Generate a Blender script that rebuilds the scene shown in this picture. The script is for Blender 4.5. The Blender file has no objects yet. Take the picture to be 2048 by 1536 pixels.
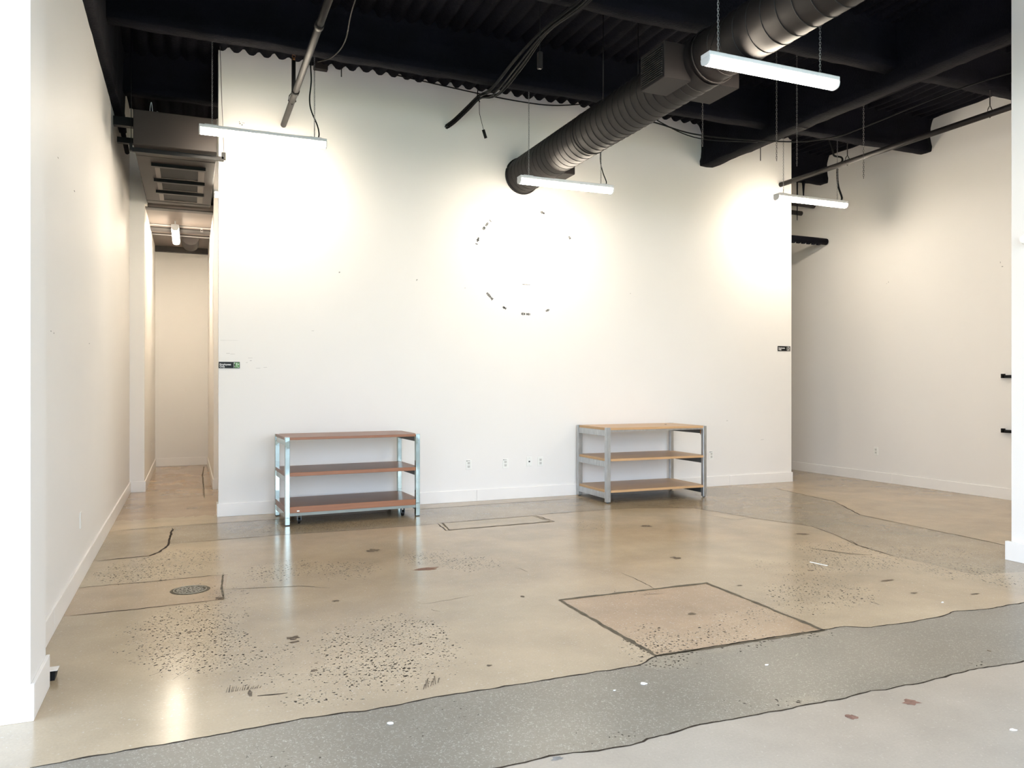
import bpy, bmesh, math, random
from mathutils import Vector, Matrix, noise
from mathutils.geometry import delaunay_2d_cdt
C = bpy.context.scene.collection
S = bpy.context.scene
random.seed(7)
SKY, LAMP, EXPO = 4.0, 47.0, 0.95
WALLC = (0.80, 0.78, 0.75)
FROUGH = 0.15
PI = math.pi

# ---------------------------------------------------------------- camera
cam = bpy.data.cameras.new('camera')
cam.sensor_fit = 'HORIZONTAL'; cam.sensor_width = 36.0
cam.lens = 36.0 * 1544.0 / 2048.0
cam.shift_y = 2.0 / 2048.0
cam.clip_start = 0.05; cam.clip_end = 200
camo = bpy.data.objects.new('camera', cam); C.objects.link(camo)
camo.location = (0, 0, 1.4)
camo.rotation_euler = (PI/2, 0, -math.atan(645.0/1544.0))
S.camera = camo

# ---------------------------------------------------------------- daylight
w = bpy.data.worlds.new('sky'); S.world = w; w.use_nodes = True
wn = w.node_tree; wn.nodes.clear()
wo = wn.nodes.new('ShaderNodeOutputWorld'); bg = wn.nodes.new('ShaderNodeBackground')
tc = wn.nodes.new('ShaderNodeTexCoord'); sp = wn.nodes.new('ShaderNodeSeparateXYZ')
rp = wn.nodes.new('ShaderNodeValToRGB')
rp.color_ramp.elements[0].position = 0.0; rp.color_ramp.elements[0].color = (0.76, 0.88, 1.0, 1)
rp.color_ramp.elements[1].position = 0.7; rp.color_ramp.elements[1].color = (0.50, 0.68, 1.0, 1)
wn.links.new(tc.outputs['Generated'], sp.inputs[0]); wn.links.new(sp.outputs['Z'], rp.inputs[0])
wn.links.new(rp.outputs[0], bg.inputs['Color']); wn.links.new(bg.outputs[0], wo.inputs[0])
bg.inputs['Strength'].default_value = SKY
S.view_settings.view_transform = 'Standard'; S.view_settings.look = 'None'
S.view_settings.exposure = EXPO; S.view_settings.gamma = 1.0
S.view_settings.use_curve_mapping = False
S.cycles.max_bounces = 14; S.cycles.diffuse_bounces = 8; S.cycles.sample_clamp_indirect = 8

def portal(name, loc, rot, sx, sy):
    l = bpy.data.lights.new(name, 'AREA'); l.shape = 'RECTANGLE'; l.size = sx; l.size_y = sy
    l.cycles.is_portal = True
    o = bpy.data.objects.new(name, l); C.objects.link(o); o.location = loc; o.rotation_euler = rot
portal('window_daylight', (1.5, -2.12, 2.24), (PI/2, 0, 0), 8.9, 4.2)
portal('window_daylight', (-3.12, 0.9, 2.24), (PI/2, 0, -PI/2), 5.2, 4.2)
# traced outlines on the floor, in metres
GRAY_TOP = [(-0.538, 3.283), (-0.228, 3.3), (-0.022, 3.299), (0.107, 3.307), (0.243, 3.313), (0.436, 3.33), (0.729, 3.305), (0.928, 3.319), (1.051, 3.327), (1.22, 3.324), (1.452, 3.317), (1.708, 3.319), (1.932, 3.31), (2.095, 3.323), (2.226, 3.392), (2.467, 3.39), (2.795, 3.399), (3.355, 3.389), (3.506, 3.385), (3.604, 3.325), (3.884, 3.299), (4.173, 3.305), (4.36, 3.35), (4.605, 3.305), (4.956, 3.315), (6.282, 3.306)]
GRAY_LOW = [(0.18, 2.618), (0.676, 2.628), (1.047, 2.621), (1.148, 2.623), (1.254, 2.634), (1.442, 2.598), (1.613, 2.594), (1.702, 2.612), (1.838, 2.623), (1.944, 2.638), (2.287, 2.626), (2.499, 2.622), (2.606, 2.618), (2.842, 2.622), (2.948, 2.609), (3.081, 2.617), (3.213, 2.608), (3.4, 2.626), (3.658, 2.626), (3.906, 2.612), (4.914, 2.586)]
SQUARE = [(2.223, 4.519), (3.373, 4.507), (3.341, 3.375), (2.226, 3.392)]
SQUARE_BACK = [(2.313, 7.491), (2.277, 7.099), (3.454, 7.138), (3.425, 7.545)]
BAND = [(-0.664, 8.3), (-0.273, 8.363), (0.575, 8.373), (1.601, 8.376), (2.516, 8.433), (3.385, 8.471), (4.312, 8.474), (5.534, 8.584), (6.623, 8.661), (7.32, 8.259), (7.152, 7.066), (6.663, 6.227), (6.636, 5.685), (6.603, 4.922), (6.563, 4.489), (6.009, 3.821), (5.341, 3.934), (5.344, 4.311), (5.31, 4.611), (5.381, 5.05), (5.573, 5.507), (5.689, 5.93), (5.463, 6.525), (5.413, 6.819), (5.293, 7.312), (4.679, 7.568), (4.179, 7.587), (3.438, 7.574), (2.309, 7.462), (1.416, 7.459), (0.779, 7.483), (0.512, 7.467), (-0.069, 7.442), (-0.158, 7.433), (-0.14, 8.25)]
PATCH = [(-0.76, 6.088), (-0.625, 6.074), (-0.317, 6.063), (0.122, 6.082), (0.262, 6.071), (0.202, 5.376), (-0.272, 5.354), (-0.721, 5.35)]
PATCH_FAR = [(-0.765, 8.288), (-0.141, 8.278), (-0.173, 7.347), (-0.232, 7.111), (-0.302, 6.976), (-0.763, 6.936)]
JOINTS = [([(-0.538, 3.283), (-0.228, 3.3), (-0.022, 3.299), (0.107, 3.307), (0.243, 3.313), (0.436, 3.33), (0.729, 3.305), (0.928, 3.319), (1.051, 3.327), (1.22, 3.324), (1.452, 3.317), (1.708, 3.319), (1.932, 3.31), (2.095, 3.323), (2.226, 3.392), (2.467, 3.39), (2.795, 3.399), (3.355, 3.389), (3.506, 3.385), (3.604, 3.325), (3.884, 3.299), (4.173, 3.305), (4.36, 3.35), (4.605, 3.305), (4.956, 3.315), (6.282, 3.306)], 0.006), ([(0.18, 2.618), (0.676, 2.628), (1.047, 2.621), (1.148, 2.623), (1.254, 2.634), (1.442, 2.598), (1.613, 2.594), (1.702, 2.612), (1.838, 2.623), (1.944, 2.638), (2.287, 2.626), (2.499, 2.622), (2.606, 2.618), (2.842, 2.622), (2.948, 2.609), (3.081, 2.617), (3.213, 2.608), (3.4, 2.626), (3.658, 2.626), (3.906, 2.612), (4.914, 2.586)], 0.006), ([(2.223, 4.519), (3.373, 4.507), (3.341, 3.375), (2.226, 3.392), (2.223, 4.519)], 0.028), ([(2.368, 7.498), (2.312, 7.112), (3.412, 7.156), (3.395, 7.557)], 0.016), ([(2.313, 7.491), (2.277, 7.099), (3.454, 7.138), (3.425, 7.545), (2.313, 7.491)], 0.008), ([(-0.664, 8.3), (-0.273, 8.363), (0.575, 8.373), (1.601, 8.376), (2.516, 8.433), (3.385, 8.471), (4.312, 8.474)], 0.006), ([(-0.069, 7.442), (0.512, 7.467), (0.779, 7.483), (1.416, 7.459), (2.309, 7.462)], 0.006), ([(3.438, 7.574), (4.179, 7.587), (4.679, 7.568), (5.293, 7.312), (5.413, 6.819), (5.463, 6.525), (5.689, 5.93), (5.573, 5.507), (5.381, 5.05), (5.31, 4.611)], 0.006), ([(7.32, 8.259), (7.152, 7.066), (6.663, 6.227), (6.636, 5.685), (6.603, 4.922), (6.563, 4.489)], 0.008), ([(-0.154, 8.255), (-0.171, 7.628), (-0.177, 7.349), (-0.232, 7.111), (-0.302, 6.976), (-0.683, 6.94)], 0.012), ([(-0.177, 7.349), (-0.069, 7.442)], 0.006), ([(0.23, 14.276), (0.187, 12.937), (0.171, 10.294)], 0.014), ([(0.192, 11.517), (0.363, 11.389)], 0.01), ([(-0.448, 10.462), (0.175, 10.479)], 0.006), ([(-0.727, 6.059), (-0.625, 6.074), (-0.317, 6.063), (0.122, 6.082), (0.262, 6.071)], 0.006), ([(-0.668, 5.35), (-0.272, 5.354), (0.202, 5.376)], 0.007), ([(0.228, 6.07), (0.206, 5.742), (0.205, 5.375)], 0.014), ([(0.218, 5.637), (0.71, 5.531), (0.894, 5.397)], 0.004), ([(5.33, 4.623), (5.381, 5.05), (5.505, 5.257)], 0.006), ([(4.918, 5.132), (5.049, 4.822), (5.19, 4.722)], 0.012), ([(1.354, 4.82), (1.389, 4.768), (1.565, 4.794), (1.756, 4.844)], 0.002), ([(1.39, 4.637), (1.401, 4.609), (1.429, 4.575)], 0.006), ([(2.967, 5.024), (2.969, 4.736), (2.943, 4.443)], 0.003), ([(2.298, 5.441), (2.327, 5.411), (2.335, 5.288)], 0.008), ([(-0.175, 4.098), (-0.137, 4.131), (-0.117, 4.195)], 0.004), ([(-0.074, 4.002), (0.002, 4.123)], 0.003), ([(0.282, 3.648), (0.378, 3.633), (0.411, 3.631)], 0.012), ([(5.127, 6.938), (5.22, 6.496), (5.463, 6.525)], 0.003), ([(7.152, 7.066), (7.262, 6.935)], 0.004), ([(4.603, 3.791), (4.617, 3.649)], 0.002), ([(4.06, 3.714), (4.055, 3.63)], 0.008), ([(2.771, 4.42), (2.953, 4.398)], 0.004)]
STAINS = [((2.942, 2.466), 0.045, 0.031, 'rust'), ((2.574, 2.453), 0.027, 0.026, 'rust'), ((1.428, 6.481), 0.058, 0.068, 'dark'), ((1.66, 5.672), 0.098, 0.046, 'rust'), ((0.873, 5.058), 0.024, 0.023, 'dark'), ((2.034, 4.688), 0.015, 0.028, 'dark'), ((4.182, 6.56), 0.064, 0.07, 'dark'), ((5.315, 5.641), 0.061, 0.046, 'dark'), ((4.612, 4.065), 0.059, 0.027, 'dark'), ((4.855, 3.576), 0.037, 0.017, 'dark'), ((4.5, 3.752), 0.031, 0.018, 'dark'), ((3.633, 5.253), 0.045, 0.046, 'dark'), ((3.547, 4.36), 0.022, 0.016, 'dark'), ((4.321, 4.509), 0.028, 0.024, 'dark'), ((0.563, 3.867), 0.018, 0.02, 'dark'), ((0.526, 4.41), 0.041, 0.035, 'dark'), ((0.53, 4.336), 0.035, 0.017, 'dark'), ((0.254, 3.697), 0.011, 0.054, 'dark'), ((3.883, 2.781), 0.008, 0.016, 'dark'), ((1.379, 3.6), 0.014, 0.016, 'dark'), ((1.273, 2.604), 0.027, 0.017, 'slate'), ((2.872, 2.882), 0.032, 0.015, 'brown'), ((1.121, 5.863), 0.21, 0.127, 'soft'), ((2.811, 3.455), 0.089, 0.048, 'soft'), ((0.312, 5.474), 0.093, 0.079, 'soft'), ((0.508, 4.88), 0.112, 0.149, 'soft'), ((0.185, 5.409), 0.03, 0.05, 'dark'), ((8.461, 6.52), 0.167, 0.084, 'soft'), ((8.727, 6.239), 0.077, 0.079, 'soft'), ((2.92, 4.044), 0.052, 0.037, 'pale'), ((2.821, 5.052), 0.171, 0.081, 'pale'), ((2.832, 3.932), 0.028, 0.026, 'dark'), ((3.144, 6.878), 0.063, 0.072, 'pale'), ((2.99, 6.432), 0.038, 0.063, 'soft')]
PITS = [((-0.311, 6.461), 0.297, 0.35, 0.8), ((-0.033, 6.669), 0.257, 0.381, 0.75), ((-0.128, 4.786), 0.196, 0.291, 0.6), ((0.03, 4.972), 0.247, 0.297, 0.8), ((0.027, 4.494), 0.248, 0.304, 0.95), ((0.143, 4.199), 0.282, 0.168, 0.7), ((-0.193, 4.5), 0.17, 0.119, 0.5), ((0.555, 6.015), 0.172, 0.257, 0.7), ((0.782, 6.091), 0.177, 0.234, 0.75), ((1.086, 5.878), 0.245, 0.255, 0.7), ((1.838, 6.022), 0.262, 0.227, 0.7), ((2.024, 5.698), 0.217, 0.223, 0.8), ((1.068, 4.384), 0.24, 0.218, 0.7), ((1.154, 4.157), 0.179, 0.206, 0.8), ((0.847, 4.151), 0.223, 0.176, 0.75), ((0.863, 3.749), 0.249, 0.145, 0.9), ((0.676, 3.792), 0.135, 0.119, 0.9), ((1.007, 3.917), 0.287, 0.329, 0.65), ((0.722, 3.539), 0.296, 0.116, 0.6), ((0.374, 3.814), 0.197, 0.162, 0.45), ((0.337, 4.197), 0.192, 0.195, 0.5), ((0.744, 4.328), 0.089, 0.137, 0.8), ((2.363, 3.518), 0.224, 0.135, 0.9), ((2.377, 3.739), 0.156, 0.121, 0.6), ((2.767, 3.529), 0.284, 0.141, 0.6), ((3.059, 3.76), 0.195, 0.13, 0.55), ((3.296, 3.772), 0.171, 0.116, 0.5), ((2.249, 3.304), 0.14, 0.072, 0.8), ((2.669, 3.322), 0.294, 0.051, 0.6), ((3.219, 3.359), 0.13, 0.06, 0.8), ((3.925, 4.005), 0.342, 0.272, 0.7), ((4.263, 4.551), 0.279, 0.372, 0.45), ((4.807, 4.591), 0.4, 0.208, 0.85), ((5.093, 4.971), 0.352, 0.302, 0.6), ((5.589, 4.555), 0.456, 0.296, 0.6), ((5.38, 4.084), 0.314, 0.243, 0.7), ((5.436, 3.736), 0.199, 0.173, 0.7), ((3.585, 3.827), 0.235, 0.175, 0.5), ((1.596, 2.656), 0.11, 0.045, 0.4), ((2.162, 2.757), 0.121, 0.06, 0.4), ((2.483, 2.681), 0.123, 0.034, 0.8), ((3.578, 2.689), 0.092, 0.048, 0.8), ((0.136, 5.95), 0.165, 0.229, 0.35), ((0.213, 5.359), 0.18, 0.249, 0.4), ((0.318, 5.581), 0.126, 0.19, 0.4), ((1.241, 7.789), 0.641, 0.248, 0.7), ((3.696, 6.823), 0.184, 0.195, 0.5), ((5.448, 7.693), 0.329, 0.23, 0.6), ((2.679, 4.459), 0.277, 0.212, 0.3), ((1.005, 3.077), 0.231, 0.184, 0.25), ((0.391, 3.046), 0.212, 0.126, 0.25), ((1.403, 2.713), 0.109, 0.077, 0.25)]
LITTER = [(1.965, 3.103, 0.016, 'small white paper scrap on the grey strip below the square patch'), (0.765, 3.141, 0.014, 'small white paper scrap on the grey strip at bottom centre left'), (2.662, 3.071, 0.009, 'tiny white scrap on the grey strip right of the square patch'), (3.083, 2.107, 0.014, 'small white paper scrap on the pale floor at bottom right'), (4.472, 3.517, 0.008, 'tiny white scrap near the right edge wall'), (1.797, 3.083, 0.006, 'tiny white scrap on the grey strip, lower of two in the centre')]
# ---------------------------------------------------------------- materials
def mat(name, col, rough=0.6, metal=0.0, spec=0.5, var=0.0, scale=6.0, bump=0.0, bscale=40.0, coat=0.0, stretch=None):
    m = bpy.data.materials.new(name); m.use_nodes = True
    nt = m.node_tree; b = nt.nodes['Principled BSDF']
    b.inputs['Roughness'].default_value = rough; b.inputs['Metallic'].default_value = metal
    b.inputs['Specular IOR Level'].default_value = spec; b.inputs['Coat Weight'].default_value = coat
    b.inputs['Coat Roughness'].default_value = 0.08
    t = nt.nodes.new('ShaderNodeTexCoord'); mp = nt.nodes.new('ShaderNodeMapping')
    if stretch: mp.inputs['Scale'].default_value = stretch
    nt.links.new(t.outputs['Object'], mp.inputs[0])
    n = nt.nodes.new('ShaderNodeTexNoise'); n.inputs['Scale'].default_value = scale; n.inputs['Detail'].default_value = 4
    nt.links.new(mp.outputs[0], n.inputs['Vector'])
    r = nt.nodes.new('ShaderNodeValToRGB')
    r.color_ramp.elements[0].position = 0.3; r.color_ramp.elements[1].position = 0.7
    r.color_ramp.elements[0].color = tuple(c*(1-var) for c in col) + (1,)
    r.color_ramp.elements[1].color = tuple(min(1, c*(1+var)) for c in col) + (1,)
    nt.links.new(n.outputs['Fac'], r.inputs[0]); nt.links.new(r.outputs[0], b.inputs['Base Color'])
    if bump:
        n2 = nt.nodes.new('ShaderNodeTexNoise'); n2.inputs['Scale'].default_value = bscale; n2.inputs['Detail'].default_value = 3
        nt.links.new(mp.outputs[0], n2.inputs['Vector'])
        bp = nt.nodes.new('ShaderNodeBump'); bp.inputs['Strength'].default_value = bump; bp.inputs['Distance'].default_value = 0.01
        nt.links.new(n2.outputs['Fac'], bp.inputs['Height']); nt.links.new(bp.outputs[0], b.inputs['Normal'])
    return m
def emit(name, col, strength):
    m = bpy.data.materials.new(name); m.use_nodes = True
    b = m.node_tree.nodes['Principled BSDF']
    b.inputs['Base Color'].default_value = (.9, .9, .9, 1)
    b.inputs['Emission Color'].default_value = col + (1,); b.inputs['Emission Strength'].default_value = strength
    return m
M = {}
M['wall'] = mat('white_wall_paint', WALLC, 0.55, spec=0.3, var=0.012, scale=0.9, bump=0.02, bscale=90)
M['base'] = mat('white_trim_paint', tuple(c*1.03 for c in WALLC), 0.35, var=0.02, scale=3)
M['black'] = mat('sprayed_black', (0.0026, 0.0026, 0.006), 0.85, spec=0.15, var=0.35, scale=3, bump=0.6, bscale=45)
M['duct'] = mat('dark_painted_duct', (0.0115, 0.009, 0.0088), 0.55, spec=0.25, var=0.12, scale=4)
M['seam'] = mat('duct_seam', (0.006, 0.005, 0.005), 0.6)
M['pipe'] = mat('dark_painted_pipe', (0.012, 0.010, 0.010), 0.5, spec=0.25, var=0.2, scale=8)
M['rubber'] = mat('black_cable', (0.0035, 0.0035, 0.004), 0.6, spec=0.2, var=0.1)
M['blackpl'] = mat('black_plastic', (0.003, 0.003, 0.0035), 0.45, spec=0.25, var=0.1)
M['unit'] = mat('unit_sheet_metal', (0.030, 0.0245, 0.022), 0.55, spec=0.25, var=0.1, scale=3)
M['filter'] = mat('filter_mesh', (0.005, 0.0045, 0.0045), 0.8, var=0.35, scale=160)
M['frame'] = mat('filter_frame', (0.085, 0.068, 0.058), 0.5, var=0.1)
M['chain'] = mat('zinc_chain', (0.4, 0.4, 0.4), 0.35, metal=0.9, var=0.1)
M['chaind'] = mat('dull_chain', (0.16, 0.15, 0.145), 0.45, metal=0.6, var=0.1)
M['housing'] = mat('white_enamel', (0.75, 0.76, 0.78), 0.35, var=0.01)
M['brass'] = mat('brass', (0.35, 0.16, 0.06), 0.4, metal=0.8, var=0.2)
M['chrome'] = mat('polished_chrome', (0.40, 0.47, 0.44), 0.04, metal=1.0, var=0.06, scale=3, bump=0.06, bscale=5)
M['galv'] = mat('galvanised_steel', (0.47, 0.49, 0.50), 0.36, metal=0.85, var=0.13, scale=30, stretch=(1, 1, .3))
M['darkst'] = mat('dark_steel', (0.10, 0.11, 0.11), 0.4, metal=0.6, var=0.1)
M['walnut'] = mat('reddish_laminate', (0.205, 0.095, 0.05), 0.33, spec=0.3, var=0.16, scale=5, coat=0.0, stretch=(.6, 12, 12))
M['walnute'] = mat('walnut_edge', (0.30, 0.115, 0.045), 0.35, var=0.1, scale=5, stretch=(.6, 12, 12))
M['oak'] = mat('oak_laminate', (0.47, 0.30, 0.15), 0.34, spec=0.3, var=0.09, scale=5, coat=0.0, stretch=(.6, 14, 14))
M['oake'] = mat('oak_edge', (0.55, 0.34, 0.17), 0.4, var=0.07, scale=5, stretch=(.6, 14, 14))
M['dull'] = mat('dull_green_grey_steel', (0.27, 0.30, 0.275), 0.45, var=0.1)
M['plate'] = mat('white_outlet_plastic', (0.82, 0.82, 0.78), 0.3, var=0.01)
M['socket'] = mat('outlet_socket', (0.62, 0.62, 0.58), 0.35, var=0.02)
M['slot'] = mat('outlet_slot', (0.05, 0.05, 0.05), 0.6)
M['white'] = mat('white_lettering', (0.8, 0.8, 0.8), 0.5)
M['green'] = mat('green_pictogram', (0.13, 0.32, 0.10), 0.5, var=0.4, scale=120)
M['greyg'] = mat('grey_pictogram', (0.12, 0.12, 0.12), 0.5)
M['mark'] = mat('grey_residue', (0.02, 0.02, 0.022), 0.7, var=0.2)
M['scuff'] = mat('pale_scuff', (0.36, 0.345, 0.33), 0.7, var=0.2)
M['joint'] = mat('joint_filler', (0.105, 0.085, 0.055), 0.6, spec=0.2, var=0.35, scale=14)
M['dark'] = mat('dark_stain', (0.15, 0.115, 0.08), 0.7, spec=0.1, var=0.4, scale=40)
M['rust'] = mat('rust_patch', (0.23, 0.135, 0.10), 0.7, spec=0.1, var=0.25, scale=40)
M['slate'] = mat('slate_patch', (0.16, 0.17, 0.17), 0.4, var=0.3, scale=30)
M['iron'] = mat('worn_iron_cover', (0.11, 0.09, 0.06), 0.65, spec=0.2, metal=0.0, var=0.3, scale=60)
M['ring'] = mat('bright_iron_ring', (0.33, 0.29, 0.22), 0.6, metal=0.0, spec=0.2, var=0.2, scale=40)
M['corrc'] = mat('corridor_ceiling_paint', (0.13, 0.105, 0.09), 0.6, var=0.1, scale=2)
M['corrd'] = mat('corridor_dark', (0.03, 0.026, 0.024), 0.6, var=0.2)
M['lawn'] = mat('lawn', (0.10, 0.24, 0.04), 0.9, var=0.35, scale=4)
M['pave'] = mat('pavement', (0.45, 0.45, 0.44), 0.8, var=0.1)
M['alu'] = mat('window_aluminium', (0.3, 0.31, 0.32), 0.4, metal=0.7)
M['lamp'] = emit('lamp_diffuser', (1.0, 0.87, 0.70), LAMP)

# ---------------------------------------------------------------- mesh helpers
def finish(bm, name, mats, parent=None, loc=None, rot=None, smooth=False):
    me = bpy.data.meshes.new(name)
    bmesh.ops.recalc_face_normals(bm, faces=bm.faces)
    bm.to_mesh(me); bm.free()
    for m in (mats if isinstance(mats, (list, tuple)) else [mats]): me.materials.append(m)
    if smooth:
        for p in me.polygons: p.use_smooth = True
    o = bpy.data.objects.new(name, me); C.objects.link(o)
    if loc is not None: o.location = loc
    if rot is not None: o.rotation_euler = rot
    if parent is not None: o.parent = parent
    return o
def box(bm, x0, x1, y0, y1, z0, z1, bev=0.0, mi=0, rotm=None, seg=1):
    vs = [bm.verts.new((x, y, z)) for x in (x0, x1) for y in (y0, y1) for z in (z0, z1)]
    idx = [(0, 1, 3, 2), (4, 6, 7, 5), (0, 4, 5, 1), (2, 3, 7, 6), (0, 2, 6, 4), (1, 5, 7, 3)]
    fs = [bm.faces.new([vs[i] for i in f]) for f in idx]
    bmesh.ops.recalc_face_normals(bm, faces=fs)
    for f in fs: f.material_index = mi
    if rotm is not None:
        for v in vs: v.co = rotm @ v.co
    if bev > 0:
        es = list({e for f in fs for e in f.edges})
        bmesh.ops.bevel(bm, geom=es, offset=bev, segments=seg, affect='EDGES', profile=0.5)
def tube(bm, pts, r, n=10, mi=0, caps=True, closed=False):
    pts = [Vector(p) for p in pts]; rings = []
    N = len(pts); up = Vector((0, 0, 1))
    for i, p in enumerate(pts):
        if closed: t = pts[(i+1) % N] - pts[i-1]
        else: t = pts[min(i+1, N-1)] - pts[max(i-1, 0)]
        t.normalize()
        a = up if abs(t.dot(up)) < 0.95 else Vector((1, 0, 0))
        u = t.cross(a).normalized(); v = t.cross(u).normalized()
        rr = r[i] if isinstance(r, (list, tuple)) else r
        rings.append([bm.verts.new(p + (u*math.cos(2*PI*k/n) + v*math.sin(2*PI*k/n))*rr) for k in range(n)])
    for i in range(N if closed else N-1):
        A, B = rings[i], rings[(i+1) % N]
        for k in range(n):
            f = bm.faces.new((A[k], A[(k+1) % n], B[(k+1) % n], B[k])); f.material_index = mi; f.smooth = True
    if caps and not closed:
        bm.faces.new(rings[0][::-1]).material_index = mi; bm.faces.new(rings[-1]).material_index = mi
def curve(pts, n=8):
    P = [Vector(p) for p in pts]; P = [2*P[0]-P[1]] + P + [2*P[-1]-P[-2]]; out = []
    for i in range(1, len(P)-2):
        for k in range(n):
            t = k/n; a, b, c, d = P[i-1:i+3]
            out.append(0.5*((2*b) + (c-a)*t + (2*a-5*b+4*c-d)*t*t + (3*b-a-3*c+d)*t**3))
    out.append(P[-2]); return out
def B(*boxes, bev=0.0):
    bm = bmesh.new()
    for b in boxes: box(bm, *b, bev=bev)
    return bm
def struct(name, bm, m, label=None, parent=None):
    o = finish(bm, name, m, parent)
    if parent is None: o['kind'] = 'structure'
    if label: o['label'] = label
    return o
def thing(name, label, cat, loc=(0, 0, 0), rz=0, group=None):
    o = bpy.data.objects.new(name, None); C.objects.link(o); o.empty_display_size = 0.1
    o.location = loc; o.rotation_euler = (0, 0, rz)
    return tag(o, label, cat, group)
def tag(o, label, cat, group=None):
    o['label'] = label; o['category'] = cat
    if group: o['group'] = group
    return o
def copy_thing(o, loc, label):
    r = o.copy(); C.objects.link(r); r.location = loc; r['label'] = label
    for ch in o.children:
        c = ch.copy(); C.objects.link(c); c.parent = r
        for g in ch.children:
            d = g.copy(); C.objects.link(d); d.parent = c
    return r

# ---------------------------------------------------------------- floor
def inside(p, poly):
    x, y = p; c = False; n = len(poly); j = n-1
    for i in range(n):
        xi, yi = poly[i]; xj, yj = poly[j]
        if (yi > y) != (yj > y) and x < (xj-xi)*(y-yi)/(yj-yi)+xi: c = not c
        j = i
    return c
def jag(poly, amp, step, close=True):
    out = []; n = len(poly)
    for i in range(n if close else n-1):
        a = Vector(poly[i]); b = Vector(poly[(i+1) % n]); L = (b-a).length
        k = max(1, int(L/step)); nn = Vector((-(b-a).y, (b-a).x))/max(L, 1e-6)
        for q in range(k):
            p = a+(b-a)*q/k
            s = noise.noise(Vector((p.x*9, p.y*9, 3.1)))*amp + noise.noise(Vector((p.x*40, p.y*40, 1.7)))*amp*0.5
            out.append(tuple(p + nn*(s if q else 0)))
    if not close: out.append(tuple(poly[-1]))
    return out
def long_line(l):  # straight continuation of a traced edge past both ends
    a0, a1 = Vector(l[0]), Vector(l[1]); b0, b1 = Vector(l[-1]), Vector(l[-2])
    return [tuple(a0+(a0-a1).normalized()*2.2)] + list(l) + [tuple(b0+(b0-b1).normalized()*2.5)]
gt = jag(long_line(GRAY_TOP), 0.012, 0.05, False); gb = jag(long_line(GRAY_LOW), 0.018, 0.05, False)
TAPE = [(4.518, 4.72), (4.548, 4.575), (4.565, 4.577), (4.533, 4.725)]
BASE = (0.405, 0.335, 0.245)
REG = [  # polygon, colour of the concrete there
    (jag(SQUARE, 0.006, 0.05), (0.37, 0.272, 0.185)),
    (jag(SQUARE_BACK, 0.006, 0.06), (0.36, 0.30, 0.205)),
    (jag(PATCH, 0.006, 0.06), (0.385, 0.30, 0.215)),
    (jag(PATCH_FAR, 0.008, 0.06), (0.355, 0.29, 0.205)),
    (gt + gb[::-1], (0.205, 0.192, 0.168)),
    (jag(BAND, 0.01, 0.08), (0.285, 0.24, 0.175)),
]
pale = gb + [(12, -2.6), (-4, -2.6)]
def region(p):
    for i, (poly, col) in enumerate(REG):
        if inside(p, poly): return i, col
    if inside(p, pale): return 6, (0.39, 0.36, 0.325)
    if p[1] > 8.9 and p[0] < 0.4: return 7, (0.36, 0.275, 0.20)
    if p[0] > 6.6 and p[1] > 4.6: return 8, (0.39, 0.315, 0.225)
    return 9, BASE
X0, X1, Y0, Y1 = -3.3, 9.5, -2.3, 14.9
pts = []; edges = []
def addpoly(poly, close=True):
    s = len(pts); pts.extend(Vector(p) for p in poly); n = len(poly)
    for i in range(n if close else n-1): edges.append((s+i, s+(i+1) % n))
addpoly([(X0, Y0), (X1, Y0), (X1, Y1), (X0, Y1)])
for poly, col in REG:
    if col is REG[4][1]: continue
    addpoly(poly)
cl = lambda L: [p for p in L if X0 < p[0] < X1 and Y0 < p[1] < Y1]
addpoly(cl(gt), False); addpoly(cl(gb), False)
gx = X0+0.05
while gx < X1:
    gy = Y0+0.05
    while gy < Y1:
        pts.append(Vector((gx+random.uniform(-.015, .015), gy+random.uniform(-.015, .015)))); gy += 0.1
    gx += 0.1
res = delaunay_2d_cdt(pts, edges, [], 0, 0.002)
V, F = res[0], res[2]
me = bpy.data.meshes.new('floor'); me.from_pydata([(v.x, v.y, 0) for v in V], [], [tuple(f) for f in F])
tint = me.color_attributes.new('tint', 'FLOAT_COLOR', 'CORNER')
pit = me.attributes.new('pits', 'FLOAT', 'POINT'); agg = me.attributes.new('aggregate', 'FLOAT', 'CORNER'); me.attributes.new('wear', 'FLOAT', 'CORNER')
tint = me.color_attributes['tint']; pit = me.attributes['pits']; agg = me.attributes['aggregate']; wear = me.attributes['wear']
for i, v in enumerate(V):
    d = 0.05 + 0.10*max(0, noise.noise(Vector((v.x*1.3, v.y*1.3, 5))))
    for (cx, cy), rx, ry, k in PITS:
        q = ((v.x-cx)/max(rx*1.15, .05))**2 + ((v.y-cy)/max(ry*1.2, .05))**2
        if q < 1.7: d = max(d, 1.1*k*min(1, 1.5*(1.7-q)/1.7))
    pit.data[i].value = d*(0.78+0.5*noise.noise(Vector((v.x*5, v.y*5, 9))))
for p in me.polygons:
    c = p.center; i, col = region((c.x, c.y))
    for li in p.loop_indices:
        vv = me.vertices[me.loops[li].vertex_index].co
        s = 1+0.16*noise.noise(Vector((vv.x*.7, vv.y*1.1, 2)))+0.09*noise.noise(Vector((vv.x*2.3, vv.y*3, 8)))
        h = 0.05*noise.noise(Vector((vv.x*.9, vv.y*.9, 20)))
        tint.data[li].color = (col[0]*s*(1+h)*.95, col[1]*s*.90, col[2]*s*(1-h)*.80, 1)
        wear.data[li].value = {6: 0.25, 4: 0.14}.get(i, 0.0)
        agg.data[li].value = {4: 1.0, 5: 0.55, 0: 0.35}.get(i, 0.12)
fm = bpy.data.materials.new('polished_concrete'); fm.use_nodes = True
nt = fm.node_tree; b = nt.nodes['Principled BSDF']; L = nt.links.new
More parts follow.
